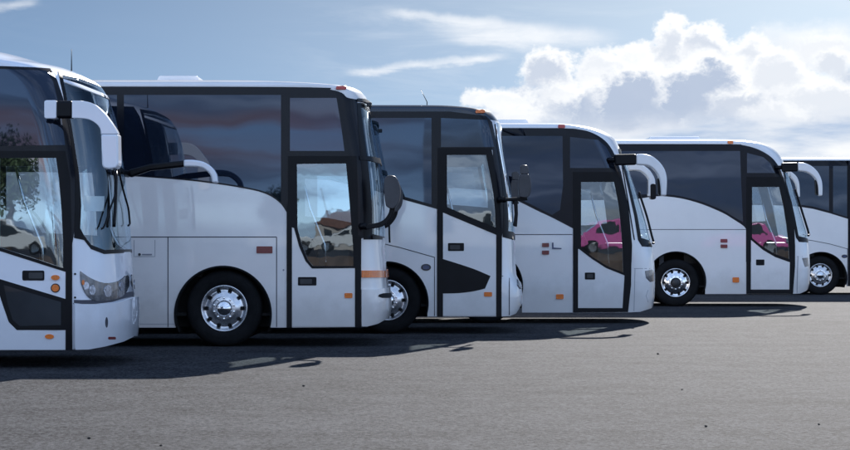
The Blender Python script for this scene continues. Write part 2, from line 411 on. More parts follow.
def rows_for(sh, z0, z1, step=.12):
    zs = [z0]; ks = [k for k in sh.kz if z0 < k < z1]
    if z1 > sh.Zt-sh.Rt:
        ks += [sh.Zt-sh.Rt+sh.Rt*math.sin(a*math.pi/20) for a in range(0, 11)]
    ks = sorted(k for k in ks if z0 < k < z1)+[z1]
    for k in ks:
        a = zs[-1]; n = max(1, int(abs(k-a)/step+.999), int(abs(sh.xf(k)-sh.xf(a))/.05+.5))
        zs += [a+(k-a)*i/n for i in range(1, n+1)]
    return zs
def patch(sh, name, outline, m, parent, off=.004, thick=None, holes=(), extra=None, fine=.05):
    """panel of the shell bounded by outline (u,z) with holes, raised off, with a rim of the given thickness"""
    pts, edges = [], []
    for poly in [outline]+list(holes):
        b = len(pts); n = len(poly); pts += [Vector(p) for p in poly]
        edges += [(b+i, b+(i+1) % n) for i in range(n)]
    us = [p[0] for p in outline]; zs = [p[1] for p in outline]
    u0, u1, z0, z1 = min(us), max(us), min(zs), max(zs)
    gu = []; u = u0+.013
    while u < u1:
        gu.append(u); u += fine if -.15 < u < 2*sh.A+.05 else (.6 if (u < -.8 or u > 2*sh.A+.8) else .3)
    gz = rows_for(sh, z0+1e-4, z1-1e-4, .10 if m != 'glass' else .1)
    G = np.array([(a, b) for a in gu for b in gz])
    if len(G):
        ok = pip(outline, G)
        for h in holes: ok &= ~pip(h, G)
        pts += [Vector(p) for p in G[ok]]
    v, e, f, *_ = delaunay_2d_cdt(pts, edges, [], 0, 1e-5)
    cen = np.array([((v[t[0]].x+v[t[1]].x+v[t[2]].x)/3, (v[t[0]].y+v[t[1]].y+v[t[2]].y)/3) for t in f])
    ok = pip(outline, cen)
    for h in holes: ok &= ~pip(h, cen)
    f = [t for t, k in zip(f, ok) if k]
    P = [sh.S(p.x, p.y, off) for p in v]; Nn = [sh.N(p.x, p.y) for p in v]
    verts = [tuple(p) for p in P]; faces = []; nrm = []
    cnt = {}
    for t in f:
        t = list(t)
        a, b, c = P[t[0]], P[t[1]], P[t[2]]; g = (b-a).cross(c-a)
        if g.length < 1e-10: continue
        if g.dot(Nn[t[0]]+Nn[t[1]]+Nn[t[2]]) < 0: t.reverse()
        faces.append(tuple(t)); nrm += [Nn[i] for i in t]
        for i in range(3): cnt[(t[i], t[(i+1) % 3])] = 1
    th = off+.004 if thick is None else thick
    if th > 0:
        inner = {}
        for (a, b) in list(cnt):
            if (b, a) in cnt: continue
            for q in (a, b):
                if q not in inner: inner[q] = len(verts); verts.append(tuple(P[q]-Nn[q]*th))
            faces.append((b, a, inner[a], inner[b])); nrm += [Vector((0, 0, 0))]*4
    me = bpy.data.meshes.new(name)
    if extra:
        base = len(verts); verts += extra[0]; faces += [tuple(i+base for i in q) for q in extra[1]]
        nrm += [Vector((0, 0, 0))]*sum(len(q) for q in extra[1])
    me.from_pydata(verts, [], faces); me.update()
    for p in me.polygons: p.use_smooth = True
    me.normals_split_custom_set([tuple(n) for n in nrm])
    return link(name, me, m, parent)
def strip(sh, name, line, w, m, parent, off=.0025, px=True):
    """narrow seam along a pixel polyline, w metres wide"""
    pts = sh.trace(line, False, 4.) if px else line
    a, b = [], []
    for i, p in enumerate(pts):
        q0, q1 = pts[max(i-1, 0)], pts[min(i+1, len(pts)-1)]
        d = math.hypot(q1[0]-q0[0], q1[1]-q0[1]) or 1; nx, nz = -(q1[1]-q0[1])/d, (q1[0]-q0[0])/d
        a.append((p[0]+nx*w/2, p[1]+nz*w/2)); b.append((p[0]-nx*w/2, p[1]-nz*w/2))
    return patch(sh, name, a+b[::-1], m, parent, off=off)
def rrect(x0, y0, x1, y1, r):
    p = []
    for cx, cy, a0 in ((x1-r, y0+r, -90), (x1-r, y1-r, 0), (x0+r, y1-r, 90), (x0+r, y0+r, 180)):
        for k in range(4): a = R(a0+k*30); p.append((cx+r*math.cos(a), cy+r*math.sin(a)))
    return p
def ell(cx, cy, rx, ry, n=20): return [(cx+rx*math.cos(k*math.tau/n), cy+ry*math.sin(k*math.tau/n)) for k in range(n)]

def wheel(root, x, y, z, style, out=-1, Rr=.525, detail=False):
    """out = -1: outer face towards -Y"""
    w = bpy.data.objects.new('wheel', None); COL.objects.link(w); w.parent = root; w.location = (x, y, z)
    g = out
    bm = bmesh.new()
    tp = [(.315, .02), (.33, -.005), (.40, -.022), (.455, -.02), (.495, -.008), (.515, .02), (Rr, .045), (Rr, .24), (.50, .275), (.40, .285), (.315, .26)]
    lathe_bm(bm, [(r, -g*yy) for r, yy in tp], 64)
    for k in range(5): pass
    o = from_bm('tyre', bm, 'rubber', w, True)
    bm = bmesh.new()   # tread grooves
    m = 'steel_rim' if style == 'steel' else 'alloy'
    bm = bmesh.new()
    rp = [(.318, .035), (.322, .0), (.312, -.006), (.300, .0), (.290, .03), (.275, .05), (.235, .045), (.205, .02), (.178, .008), (.170, .0), (.150, -.004), (.115, -.006)]
    lathe_bm(bm, [(r, -g*yy) for r, yy in rp], 64)
    rim = from_bm('rim', bm, m, w, True)
    if detail:
        n = 10; nm_ = hm_ = None
        for k in range(n):
            a = (k+.5)*math.tau/n
            if nm_ is None:
                bm = bmesh.new(); lathe_bm(bm, [(.0, -g*-.035), (.012, -g*-.034), (.017, -g*-.004), (.019, -g*.01)], 8)
                o = from_bm('wheel_nut', bm, 'steel_rim' if style != 'steel' else 'chrome', w); nm_ = o.data
            else: o = link('wheel_nut', nm_, None, w)
            o.location = (.1425*math.cos(a), 0, .1425*math.sin(a))
            a = k*math.tau/n
            if hm_ is None:
                bm = bmesh.new(); lathe_bm(bm, [(.0, -g*.0), (.026, 0), (.028, g*.012)], 16)
                o = from_bm('hand_hole', bm, 'hole', w); hm_ = o.data
            else: o = link('hand_hole', hm_, None, w)
            o.location = (.247*math.cos(a), -g*.036, .247*math.sin(a)); o.scale = (1, 1, 1)
    bm = bmesh.new()
    if style == 'hub': lathe_bm(bm, [(.118, 0), (.116, -g*-.03), (.108, -g*-.045), (.085, -g*-.05), (.04, -g*-.062), (0, -g*-.064)], 32)
    elif style == 'dark': lathe_bm(bm, [(.12, 0), (.112, -g*.01), (.095, -g*.04), (.09, -g*-.03), (.075, -g*-.045), (0, -g*-.05)], 32)
    else: lathe_bm(bm, [(.118, 0), (.112, -g*-.02), (.08, -g*-.055), (.05, -g*-.065), (.045, -g*-.08), (0, -g*-.082)], 32)
    from_bm('hub_cap', bm, {'hub': 'chrome', 'dark': 'dark_plastic', 'steel': 'alloy'}[style], w, True)
    return w
def arch_poly(sh, cx, cz, r, down=.1, n=26):
    """wheel-arch opening in x,z metres -> (u,z)"""
    p = [(cx+r*math.cos(a), cz+r*math.sin(a)) for a in np.linspace(0, math.pi, n)]
    p += [(cx-r, cz-k*.06) for k in range(1, 12)]+[(cx+r, cz-k*.06) for k in range(11, 0, -1)]
    return [sh.xz(x, max(z, .02)) for x, z in p]

def coach(spec):
    sh = Shell(spec['Y'], spec['sil'], **spec.get('shell', {}))
    root = thing('coach', spec['label'], 'coach', (0, 0, 0), 'coaches parked side by side')
    px0 = sh.xmax-1.5
    T = lambda pts, **k: sh.trace(pts, **k)
    paint = spec['paint']; Yn, Yb = sh.Yn, sh.Yb
    zs = sh.inv(spec['bottom'][0][0], spec['bottom'][0][1])[1]
    # openings
    door_glass = T(spec['door_glass']); front = sh.wrap(T(spec['windshield'], closed=False))
    drv = sh.mirror(T(spec['driver_glass']))
    wx, wz = sh.px2xz(*spec['wheel'], Yn); wz = .525
    ar = spec['arch']*Yn/F; az_ = C0+(HY-spec['arch_y'])/F*Yn; ax = sh.px2xz(spec['arch_x'], 0, Yn)[0]
    rx = wx-6.1
    A1 = arch_poly(sh, ax, az_, ar); A2 = arch_poly(sh, ax-6.1, az_, ar)
    arches = [A1, A2, sh.mirror(A1), sh.mirror(A2)]
    # skin outline
    bn = T(spec['bottom'], closed=False, step=4.)
    bl = [(sh.xz(sh.xr, zs)[0], zs)]+bn
    rows = rows_for(sh, zs, sh.Zt, .15)
    near_r = [(sh.xr-(sh.xf(z)-sh.C), z) for z in rows]
    outline = bl+sh.mirror(bl)[:-1]+[(2*sh.A-u, z) for u, z in near_r]+near_r[::-1][:-1]
    top = [sh.S(u, sh.Zt) for u in [near_r[-1][0]]+[k*sh.A/30 for k in range(61)]+[2*sh.A-near_r[-1][0]]]
    ev = [tuple(p) for p in top]; ef = [tuple(range(len(ev)))]
    b = len(ev); ev += [tuple(sh.S(u, z)) for u, z in near_r]+[tuple(sh.S(2*sh.A-u, z)) for u, z in near_r]; n = len(near_r)
    ef += [(b+i, b+i+1, b+n+i+1, b+n+i) for i in range(n-1)]
    patch(sh, 'body_shell', outline, paint, root, off=0, thick=.03, holes=arches+[door_glass, front, drv], extra=(ev, ef))
    # lining inside the shell, front cabin only
    fl = [(u, z) for u, z in outline]
    cabx = sh.xf(1.5)-3.2
    lin = T(spec['lining'], closed=False, step=8.)
    patch(sh, 'cabin_lining', sh.wrap(lin), 'cabin_grey', root, off=-.035, thick=0, holes=[door_glass, front, drv], fine=.08)
    # black window band
    if spec.get('band'):
        bt = T(spec['band'])
        patch(sh, 'window_band', bt, 'band', root, off=.003, holes=[door_glass])
        patch(sh, 'window_band', sh.mirror(bt), 'band', root, off=.003, holes=[drv])
    for i, wpx in enumerate(spec['windows']):
        wp = T(wpx)
        patch(sh, 'side_window', wp, spec['wmat'][i], root, off=.0065)
        patch(sh, 'side_window', sh.mirror(wp), spec['wmat'][i], root, off=.0065, holes=[drv])
    # door
    dp = T(spec['door'])
    door = patch(sh, 'door', dp, spec.get('door_paint', paint), root, off=.009, holes=[door_glass])
    patch(sh, 'door_glass', door_glass, 'door_glass', door, off=.004, thick=0)
    for k, (poly, hole) in enumerate(spec['frames']):
        patch(sh, 'door_frame', T(poly), 'black_trim', door, off=.0135+.002*k, holes=[door_glass] if hole else [])
    for nm, poly, mt, off in spec['details']:
        par = door if nm in ('door_handle', 'door_swoosh', 'lower_window', 'lower_window_frame', 'key_recess') else root
        patch(sh, nm, T(poly, step=1.5), mt, par, off=off)
    for line, w, mt in spec['seams']: strip(sh, 'panel_seam', line, w, mt, root)
    # nose
    ws = patch(sh, 'windshield', front, 'screen_glass', root, off=.004, thick=0)
    fr_o = sh.wrap(T(spec['windshield_rim'], closed=False))
    patch(sh, 'windshield_seal', fr_o, 'black_trim', ws, off=.007, holes=[front])
    patch(sh, 'driver_window', drv, 'screen_glass', root, off=.004, thick=0)
    for nm, poly, mt, off, both in spec['nose']:
        p = T(poly, step=1.5)
        patch(sh, nm, p, mt, root, off=off)
        if both: patch(sh, nm, sh.mirror(p), mt, root, off=off)
    for nm, line, mt, off in spec['nose_wrap']:
        patch(sh, nm, sh.wrap(T(line, closed=False, step=2.)), mt, root, off=off)
    # cabin
    xn = sh.xf(1.6)
    fz = .42
    box('cabin_floor', xn-3.3, sh.xf(.6)-.55, Yn+.12, Yb+1.15, fz, fz+.04, 'underbody', root)
    box('cabin_deck', xn-3.3, xn-.75, Yb-.25, Yb+1.13, fz+.05, 1.05, 'cabin_grey', root)
    box('bulkhead', xn-3.4, xn-3.3, Yn+.1, Yb+1.15, fz, sh.Zt-.2, 'cabin_grey', root)
    box('dashboard', xn-.95, xn-.45, Yb-.55, Yb+1.0, 1.06, 1.42, 'dark_plastic', root, .05)
    for (sx, sy, h) in ((xn-1.9, Yb+.65, 1.1), (xn-2.9, Yn+.62, 1.25), (xn-2.9, Yn+1.1, 1.25), (xn-3.0, Yb+.75, 1.3)):
        st = bpy.data.objects.new('seat', None); COL.objects.link(st); st.parent = root; st.location = (sx, sy, h)
        box('seat_cushion', 0, .48, -.23, .23, 0, .14, 'seat_cloth', st, .04)
        prism('seat_back', [(0, .1), (.12, .1), (-.02, .82), (-.12, .82)], -.22, .22, 'seat_cloth', st, .04)
        if h > 1.2: box('seat_base', .1, .38, -.15, .15, -h+fz+.04, 0, 'dark_plastic', st)
        else: box('seat_base', .1, .38, -.15, .15, -h+1.05, 0, 'dark_plastic', st)
    bm = bmesh.new(); bmesh.ops.create_circle(bm, segments=24, radius=.24)
    me = bpy.data.meshes.new('steering_wheel'); bm.to_mesh(me); bm.free()
    pts = [(xn-1.15+.12*math.sin(a)*-1+.0, Yb+.65+.24*math.cos(a), 1.62+.2*math.sin(a)) for a in [k*math.tau/20 for k in range(21)]]
    tube('steering_wheel', pts, .016, 'dark_plastic', root, 6); bpy.data.meshes.remove(me)
    tube('grab_rail', [(xn-.75, Yn+.16, .7), (xn-.80, Yn+.16, 1.4), (xn-1.0, Yn+.16, 1.9), (xn-1.1, Yn+.16, 2.3)], .017, 'chrome', root)
    # running gear
    box('chassis', sh.xr+.3, sh.xmax-1.0, Yn+.35, Yb+.92, .26, .95, 'underbody', root)
    for X_ in (ax, ax-6.1):
        for sgn in (-1, 1):
            bm = bmesh.new(); ya = Yb+sgn*1.24; yb = Yb+sgn*.55; ring = []
            for a in np.linspace(R(-22), R(202), 24):
                c_, s_ = (ar+.004)*math.cos(a), (ar+.004)*math.sin(a)
                ring.append((bm.verts.new((X_+c_, ya, az_+s_)), bm.verts.new((X_+c_, yb, az_+s_))))
            for p, q in zip(ring, ring[1:]): bm.faces.new((p[0], q[0], q[1], p[1]))
            bm.faces.new([p[1] for p in ring])
            from_bm('wheel_arch', bm, 'underbody', root)
    for X_ in (wx, wx-6.1):
        wheel(root, X_, Yn+.06, .525, spec['wheel_style'], -1, detail=(X_ == wx)); wheel(root, X_, Yb+1.275-.06, .525, spec['wheel_style'], 1)
    # tyre-side ring trim around the arch
    rim = [(ax+(ar+.02)*math.cos(a), az_+(ar+.02)*math.sin(a)) for a in np.linspace(R(-14), R(194), 40)]
    rimi = [(ax+(ar-.004)*math.cos(a), az_+(ar-.004)*math.sin(a)) for a in np.linspace(R(194), R(-14), 40)]
    ring = [sh.xz(x, max(z, zs)) for x, z in rim+rimi]
    patch(sh, 'arch_trim', ring, 'rubber', root, off=.012, thick=.03)
    for fn in spec.get('extra', []): fn(sh, root, xn)
    spec['sh'] = sh; spec['root'] = root
    return root

def arm_mirror(parts, depth, t=.13, far=None):
    """mirror arm: list of (name, pixel outline, material); outline at the given distance outboard of the near side"""
    def fn(sh, root, xn):
        for side in (0, 1):
            src = parts if side == 0 or far is None else far
            Y = sh.Yn-depth if side == 0 else sh.Yb+sh.W0+depth
            arm = None
            for nm, poly, m, dy, th in src:
                if side == 0 or far is not None: pts = [sh.px2xz(p[0], p[1], Y) for p in poly]
                else: pts = [sh.px2xz(p[0], p[1], sh.Yn-depth) for p in poly]
                y0 = Y+dy*(1 if side == 0 else -1)
                o = prism(nm, pts, y0-th/2, y0+th/2, m, root if arm is None else arm, min(.03, th*.3), 3)
                if arm is None: arm = o
            # bracket that joins the arm to the body corner
            c = [sh.px2xz(p[0], p[1], Y) for p in src[0][1]]; cx = min(p[0] for p in c)+.06; cz = [p[1] for p in c if p[0] < cx+.02]; cz = sum(cz)/len(cz)
            tube('mirror_bracket', [(cx-.05, Y, cz), (cx-.22, Y+(depth+.25)*(1 if side == 0 else -1), cz+.02)], .045, 'black_trim', arm)
    return fn
def smooth_line(pts, n=5):
    out = []; P = [pts[0]]+list(pts)+[pts[-1]]
    for i in range(1, len(P)-2):
        p0, p1, p2, p3 = P[i-1:i+3]
        for k in range(n):
            t = k/n
            out.append(tuple(.5*((2*p1[j])+(-p0[j]+p2[j])*t+(2*p0[j]-5*p1[j]+4*p2[j]-p3[j])*t*t+(-p0[j]+3*p1[j]-3*p2[j]+p3[j])*t**3) for j in (0, 1)))
    out.append(tuple(pts[-1])); return out
def wiper(pxline, inner, r=.012, out=.05):
    def fn(sh, root, xn):
        pts = []
        for p in smooth_line(pxline, 4):
            u, z = sh.inv(*p); pts.append(sh.S(u, z, out))
        w = tube('wiper', pts, r, 'black_trim', root, 6)
    return fn
def hatch(px0, px1, py, m, h=.05):
    def fn(sh, root, xn):
        x0 = sh.px2xz(px0, py, sh.Yb)[0]; x1 = sh.px2xz(px1, py, sh.Yb)[0]
        prism('roof_hatch', [(x0, sh.Zt-.02), (x0+.06, sh.Zt+h), (x1-.05, sh.Zt+h), (x1, sh.Zt-.02)], sh.Yb-.55, sh.Yb+.55, m, root, .015)
    return fn
def antenna(px, py0, py1, lean=0):
    def fn(sh, root, xn):
        x, z1 = sh.px2xz(px, py0, sh.Yb); x2, z0 = sh.px2xz(px+lean, py1, sh.Yb)
        tube('antenna', [(x2, sh.Yb, z0-.15), (x2, sh.Yb, z0+.05), (x, sh.Yb, z1)], [.010, .007, .003], 'black_trim', root, 6)
    return fn

def navy_roof(sh, root, xn):
    o = next(c for c in root.children if c.name.startswith('body_shell')); o.data.materials.append(MATS['navy_paint'])
    zn = C0+(HY-119)/F*sh.Yn
    for p in o.data.polygons:
        if p.center.z > zn: p.material_index = 1
SPECS = []
# ---- 1: leftmost, blue-white, glazed down to the step, big white mirror arm
SPECS.append(dict(
    Y=22.8, paint='blue_white_paint', wheel_style='steel', label='blue-white coach at the left edge, nearest, with a wrapped grey headlight',
    shell=dict(C=.72, n=2.5, Rt=.13, Ri=.35, roofw=.12),
    sil=[(-60, 50), (0, 53.5), (20, 57), (40, 62.5), (55, 67), (70, 70), (80, 74), (90, 79.5), (98, 86), (103, 94), (108, 106), (112, 118), (116, 140), (119, 160), (122, 185), (125, 215),
         (127, 240), (128.5, 262), (129.5, 280), (130, 300), (130, 315), (129, 330), (127, 345)],
    bottom=[(-200, 350.5), (66, 350), (78, 349), (100, 346), (118, 341), (129, 336)],
    wheel=(-110, 0), arch=56, arch_x=-110, arch_y=310,
    door_glass=[(-40, 158), (56, 158), (59, 180), (61.5, 210), (63, 240), (63, 268), (30, 257), (0, 247.5), (-40, 236)],
    driver_glass=[(-40, 158), (56, 158), (61, 210), (62, 235), (0, 232), (-40, 222)],
    windshield=[(100, 86.5), (80, 79), (62, 75.5), (66, 95), (72, 130), (79, 175), (81, 205), (80, 228), (84, 236), (91, 245), (104, 250), (122, 249.5)],
    windshield_rim=[(99, 84), (80, 75.5), (58, 71.5), (63, 95), (69, 130), (75, 175), (75, 205), (74, 238), (84, 240), (91, 249), (104, 254), (122, 253)],
    lining=[(-46, 75), (-46, 300), (60, 300), (110, 300)],
    band=[(-900, 66), (0, 66), (35, 67.5), (50, 68.5), (57, 80), (63, 98), (70, 130), (76, 175), (77, 210), (73, 240), (66, 272), (0, 250), (-40, 240), (-200, 218), (-900, 215)],
    windows=[[(-700, 70), (0, 69), (46, 71), (53, 82), (61, 115), (65, 145), (0, 146), (-700, 146)]],
    wmat=['window_glass'],
    door=[(-44, 152), (64, 152), (66, 250), (66, 349.5), (-44, 349.5)],
    frames=[([(-44, 151), (65, 151), (70, 180), (71.5, 240), (71, 270), (66, 272), (0, 251), (-44, 240)], True),
            ([(66, 240), (72, 240), (72, 350), (65.5, 350), (65.5, 268)], False)],
    details=[('lower_window_frame', [(-6, 277), (0, 279), (66, 299), (66, 330), (17, 330), (9, 322), (3, 305)], 'black_trim', .012),
             ('lower_window', [(4, 285), (61, 302), (61, 325), (20, 326), (13, 320), (8, 304)], 'lower_glass', .016),
             ('door_handle', rrect(22.5, 270.5, 44.5, 280.5, 1.5), 'black_trim', .013),
             ('key_recess', rrect(29, 272.5, 43, 278.5, 1), 'dark_plastic', .017),
             ('marker_lamp', ell(55.5, 277.5, 4.2, 2.6), 'orange_lens', .024), ('marker_lamp', ell(55.5, 288, 4.6, 4.6), 'black_trim', .012),
             ('marker_lamp', ell(55.5, 288, 3.6, 3.6), 'orange_lens', .02), ('marker_lamp', ell(49.5, 336.5, 4.5, 2.4), 'orange_lens', .016),
             ('bolt_cover', ell(75, 274, 1.1, 1.1, 10), 'black_trim', .006), ('bolt_cover', ell(75, 297.5, 1.1, 1.1, 10), 'black_trim', .006)],
    seams=[([(73, 303), (74, 304)], .006, 'seam')],
    nose=[('headlight', smooth_line([(80, 271), (90, 278), (104, 283), (118, 281), (127, 275), (128.3, 286), (122, 296), (110, 300), (96, 301), (87, 296), (81, 284), (80, 271)], 3)[:-1], 'lamp_grey', .012, True),
          ('headlamp_lens', ell(85.5, 286, 2.8, 4.2), 'lens', .018, True), ('headlamp_lens', ell(91.5, 290, 3, 5), 'lens', .018, True),
          ('headlamp_lens', ell(107, 291, 4, 6), 'lens', .018, True), ('headlamp_lens', ell(121, 286, 2.5, 5), 'lens', .018, True), ('turn_signal', ell(82.6, 282.5, 1.1, 2.6), 'orange_lens', .020, True),
          ('tow_cover', ell(101.5, 322, 1.2, 5), 'seam', .078, False), ('reflector', rrect(103, 336, 110, 338.5, .8), 'red_lens', .078, False), ('notice_board', [(84.5, 196), (106, 196), (105.5, 211), (85.5, 211)], 'paper', -.02, False)],
    nose_wrap=[('bumper', [(74, 303.5), (74, 349), (85, 348.6), (100, 345.5), (118, 340.5), (131, 334)][::-1]+[(74, 303.5), (82, 304), (95, 304.5), (112, 302.5), (128, 297.5)][1:], 'blue_white_paint', .075),
               ('bumper_gap', [(128.3, 292), (112, 297.5), (95, 299.8), (82, 300), (74, 299.8), (74, 303), (82, 304), (95, 304), (112, 302), (128.6, 297)], 'seam', .004),
               ('destination_bar', [(102, 93.5), (80, 85), (63, 79.5), (63.6, 82), (80, 88), (103, 97)], 'blue_white_paint', .012)],
    extra=[arm_mirror([('mirror_arm', [(57, 101), (73.5, 101), (73.5, 118.5), (57, 118.5)], 'black_trim', 0, .13),
                       ('mirror_mount', rrect(45, 100.5, 57.5, 119, 2), 'blue_white_paint', .02, .15),
                       ('mirror_arm_cover', smooth_line([(73, 101), (85, 101.5), (95, 104.5), (104, 112), (111, 121), (117, 130), (119, 134.5)], 3)+smooth_line([(102, 134.5), (101, 129), (97, 124), (90, 120), (82, 118.8), (73, 118.5)], 3), 'blue_white_paint', 0, .15),
                       ('mirror_head', [(102, 134.5), (119, 134.5), (119.3, 150), (119.5, 165), (117.5, 168.5), (110, 169.5), (104.5, 168.5), (103, 165), (102.3, 150)], 'blue_white_paint', .05, .26)], .22,
                      far=[('mirror_arm', [(128, 170), (150, 164), (185, 160.5), (185, 167), (150, 171), (130, 178)], 'black_trim', 0, .1),
                           ('mirror_arm_cover', smooth_line([(184, 160), (194, 160), (204, 162), (212, 167), (217, 174), (218.5, 183)], 3)+smooth_line([(212.5, 183), (211, 176), (206, 170.5), (199, 167.5), (184, 167)], 3), 'blue_white_paint', 0, .14)]),
           wiper([(109, 168), (112, 190), (106, 210), (101, 226), (98, 229)], 1), wiper([(114, 168), (119, 190), (124, 208), (126.5, 222), (124, 226)], 1),
           wiper([(112, 172), (111.5, 200), (110, 227)], 1, .02), antenna(71.5, 49, 70), ],
))
# ---- 2: cream-white, boxy, round black mirror
SPECS.append(dict(
    Y=27.4, paint='cream_paint', wheel_style='steel', label='boxy white coach second from the left with a rounded black mirror and large silver wheel',
    shell=dict(C=.42, n=3., Rt=.10, Ri=.3),
    sil=[(200, 80), (260, 80.6), (300, 82), (325, 83.3), (340, 84.5), (351, 86), (357, 88.5), (363, 93), (366.5, 98), (368.5, 104), (371, 120), (375, 140), (378, 155), (381, 168), (383, 185), (384, 205),
         (384.5, 235), (386, 260), (387.5, 280), (388.5, 292), (389, 305), (387, 318), (384, 328)],
    bottom=[(-300, 327.5), (292, 327.5), (356, 327), (368, 325.5), (378, 321), (384, 316)],
    wheel=(223.7, 309), arch=47.5, arch_x=223, arch_y=314.5,
    door_glass=[(297, 164), (346, 163.5), (348.5, 190), (351, 220), (353, 245), (353.5, 266), (313, 266), (308, 260), (302, 245), (297.5, 228)],
    driver_glass=[(294, 98), (337, 98), (346, 163), (349, 200), (350, 222), (320, 216), (294, 214)],
    windshield=[(368, 112), (363, 108), (360.5, 108), (363, 130), (366, 150), (369, 175), (371.5, 205), (372, 234), (382, 236.5)],
    windshield_rim=[(367, 106), (362, 103), (357, 103), (358, 130), (360, 150), (362, 175), (363.5, 205), (363.5, 239.5), (382, 239.5)],
    lining=[(278, 95), (278, 300), (340, 300), (370, 300)],
    band=smooth_line([(-700, 86.5), (100, 86.5), (310, 87.3), (330, 89.5), (342, 93), (347, 97.5), (357, 99.5)], 3)+[(360, 130), (362, 160), (364, 200), (363.5, 238), (355, 240), (287, 240)]+smooth_line([(287, 213), (281, 204), (272, 197), (262, 192.5), (250, 189.5), (224, 185), (183, 180), (121, 175.5), (40, 172), (-700, 172)], 3),
    windows=[smooth_line([(281, 202), (272, 195), (262, 190.8), (250, 188), (224, 183.4), (183, 178.4), (124, 174)], 3)+[(124, 95), (281, 95)],
             [(-20, 95), (117, 95), (117, 173), (-20, 170)],
             [(290, 98), (336.5, 98), (341, 125), (344.5, 151), (290, 151)]],
    wmat=['window_glass', 'window_glass', 'window_glass_plum'],
    door=[(292, 157), (354, 157), (356, 240), (356, 326.5), (292, 326.5)],
    frames=[([(288, 156), (356.5, 156), (358, 200), (358, 240), (358, 268), (312, 268.5), (305.5, 261), (299, 246), (294, 228), (288, 226)], True),
            ([(286.7, 205), (292, 205), (292, 327.5), (286.7, 327.5)], False), ([(355, 236), (361, 236), (361, 327), (355, 327)], False)],
    details=[('door_handle', rrect(298, 277, 316.5, 285.5, 1), 'black_trim', .013), ('key_recess', rrect(300, 279, 312, 284, .8), 'dark_plastic', .017),
             ('marker_lamp', rrect(344.5, 293, 352.5, 298, 1), 'orange_lens', .02), ('marker_lamp', rrect(256.5, 246.3, 272.5, 253.3, .6), 'red_lens', .008),
             ('flap_latch', ell(139.5, 254.5, 1.4, 1.4, 10), 'dark_plastic', .008), ('flap_latch', rrect(142, 253.8, 152, 255.2, .5), 'soft_seam', .004),
             ('fuel_flap_latch', ell(283.5, 270, .9, .9, 10), 'soft_seam', .005),
             ('roof_marker', rrect(336, 86.9, 346, 89.7, 0.8), 'bright_red_lens', .02)],
    seams=[([(100, 237), (276.6, 237)], .013, 'seam'), ([(168, 237), (168, 327)], .012, 'seam'), ([(276.6, 237), (276.6, 327)], .012, 'seam'), ([(134, 240), (134, 256.5), (155, 256.5), (155, 240)], .006, 'soft_seam'),
           ([(-100, 324), (176, 324)], .006, 'soft_seam'), ([(354, 325), (293, 324.5)], .006, 'soft_seam')],
    nose=[('corner_lamp', [(361.5, 270.5), (375, 270.5), (386.8, 270.5), (387.2, 277.5), (375, 277.5), (361.5, 277.5)], 'orange_lens', .02, True),
          ('headlight', [(377, 294.5), (381, 293.3), (388, 293), (388.4, 298), (380, 298), (376, 296.5)], 'hole', .042, True)],
    nose_wrap=[('bumper', [(389, 318), (384, 318.5), (376, 323), (366, 326), (361.5, 326.2), (361.5, 289.5), (376, 289.5), (388, 287.5)], 'cream_paint', .035),
               ('screen_divider', [(378.5, 158.5), (372, 157), (365, 156.2), (359, 156), (359.5, 160), (366, 160.4), (373, 162), (379.5, 164)], 'black_trim', .02),
               ('roof_lip', [(367.8, 101.5), (363, 99.3), (357, 98.8), (357, 101.5), (363, 102.2), (368.4, 104.5)], 'dark_plastic', .03)],
    extra=[arm_mirror([('mirror_arm', smooth_line([(366, 224.5), (378, 222.5), (385, 218.5), (389, 212), (390.5, 205), (395, 206), (393.5, 214), (388, 222), (381, 227), (366, 229.5)], 3), 'black_trim', .02, .07),
                       ('mirror_head', smooth_line([(386, 206), (384.5, 195), (384, 183), (386, 177), (391, 175.5), (396, 177.5), (399.5, 184), (400.5, 193), (399, 202), (394, 208.5), (389, 208), (386, 206)], 3)[:-1], 'grey_plastic', 0, .24)], .20),
           wiper([(386, 224), (386.5, 232), (389, 243)], 1, .014, .07), hatch(160, 205, 79, 'cream_paint', .10),
           lambda sh, root, xn: box('roof_spotlight', sh.xf(3.3)-.02, sh.xf(3.3)+.05, sh.Yn+.4, sh.Yn+.52, 3.32, 3.38, 'dark_plastic', root, .01)],
))
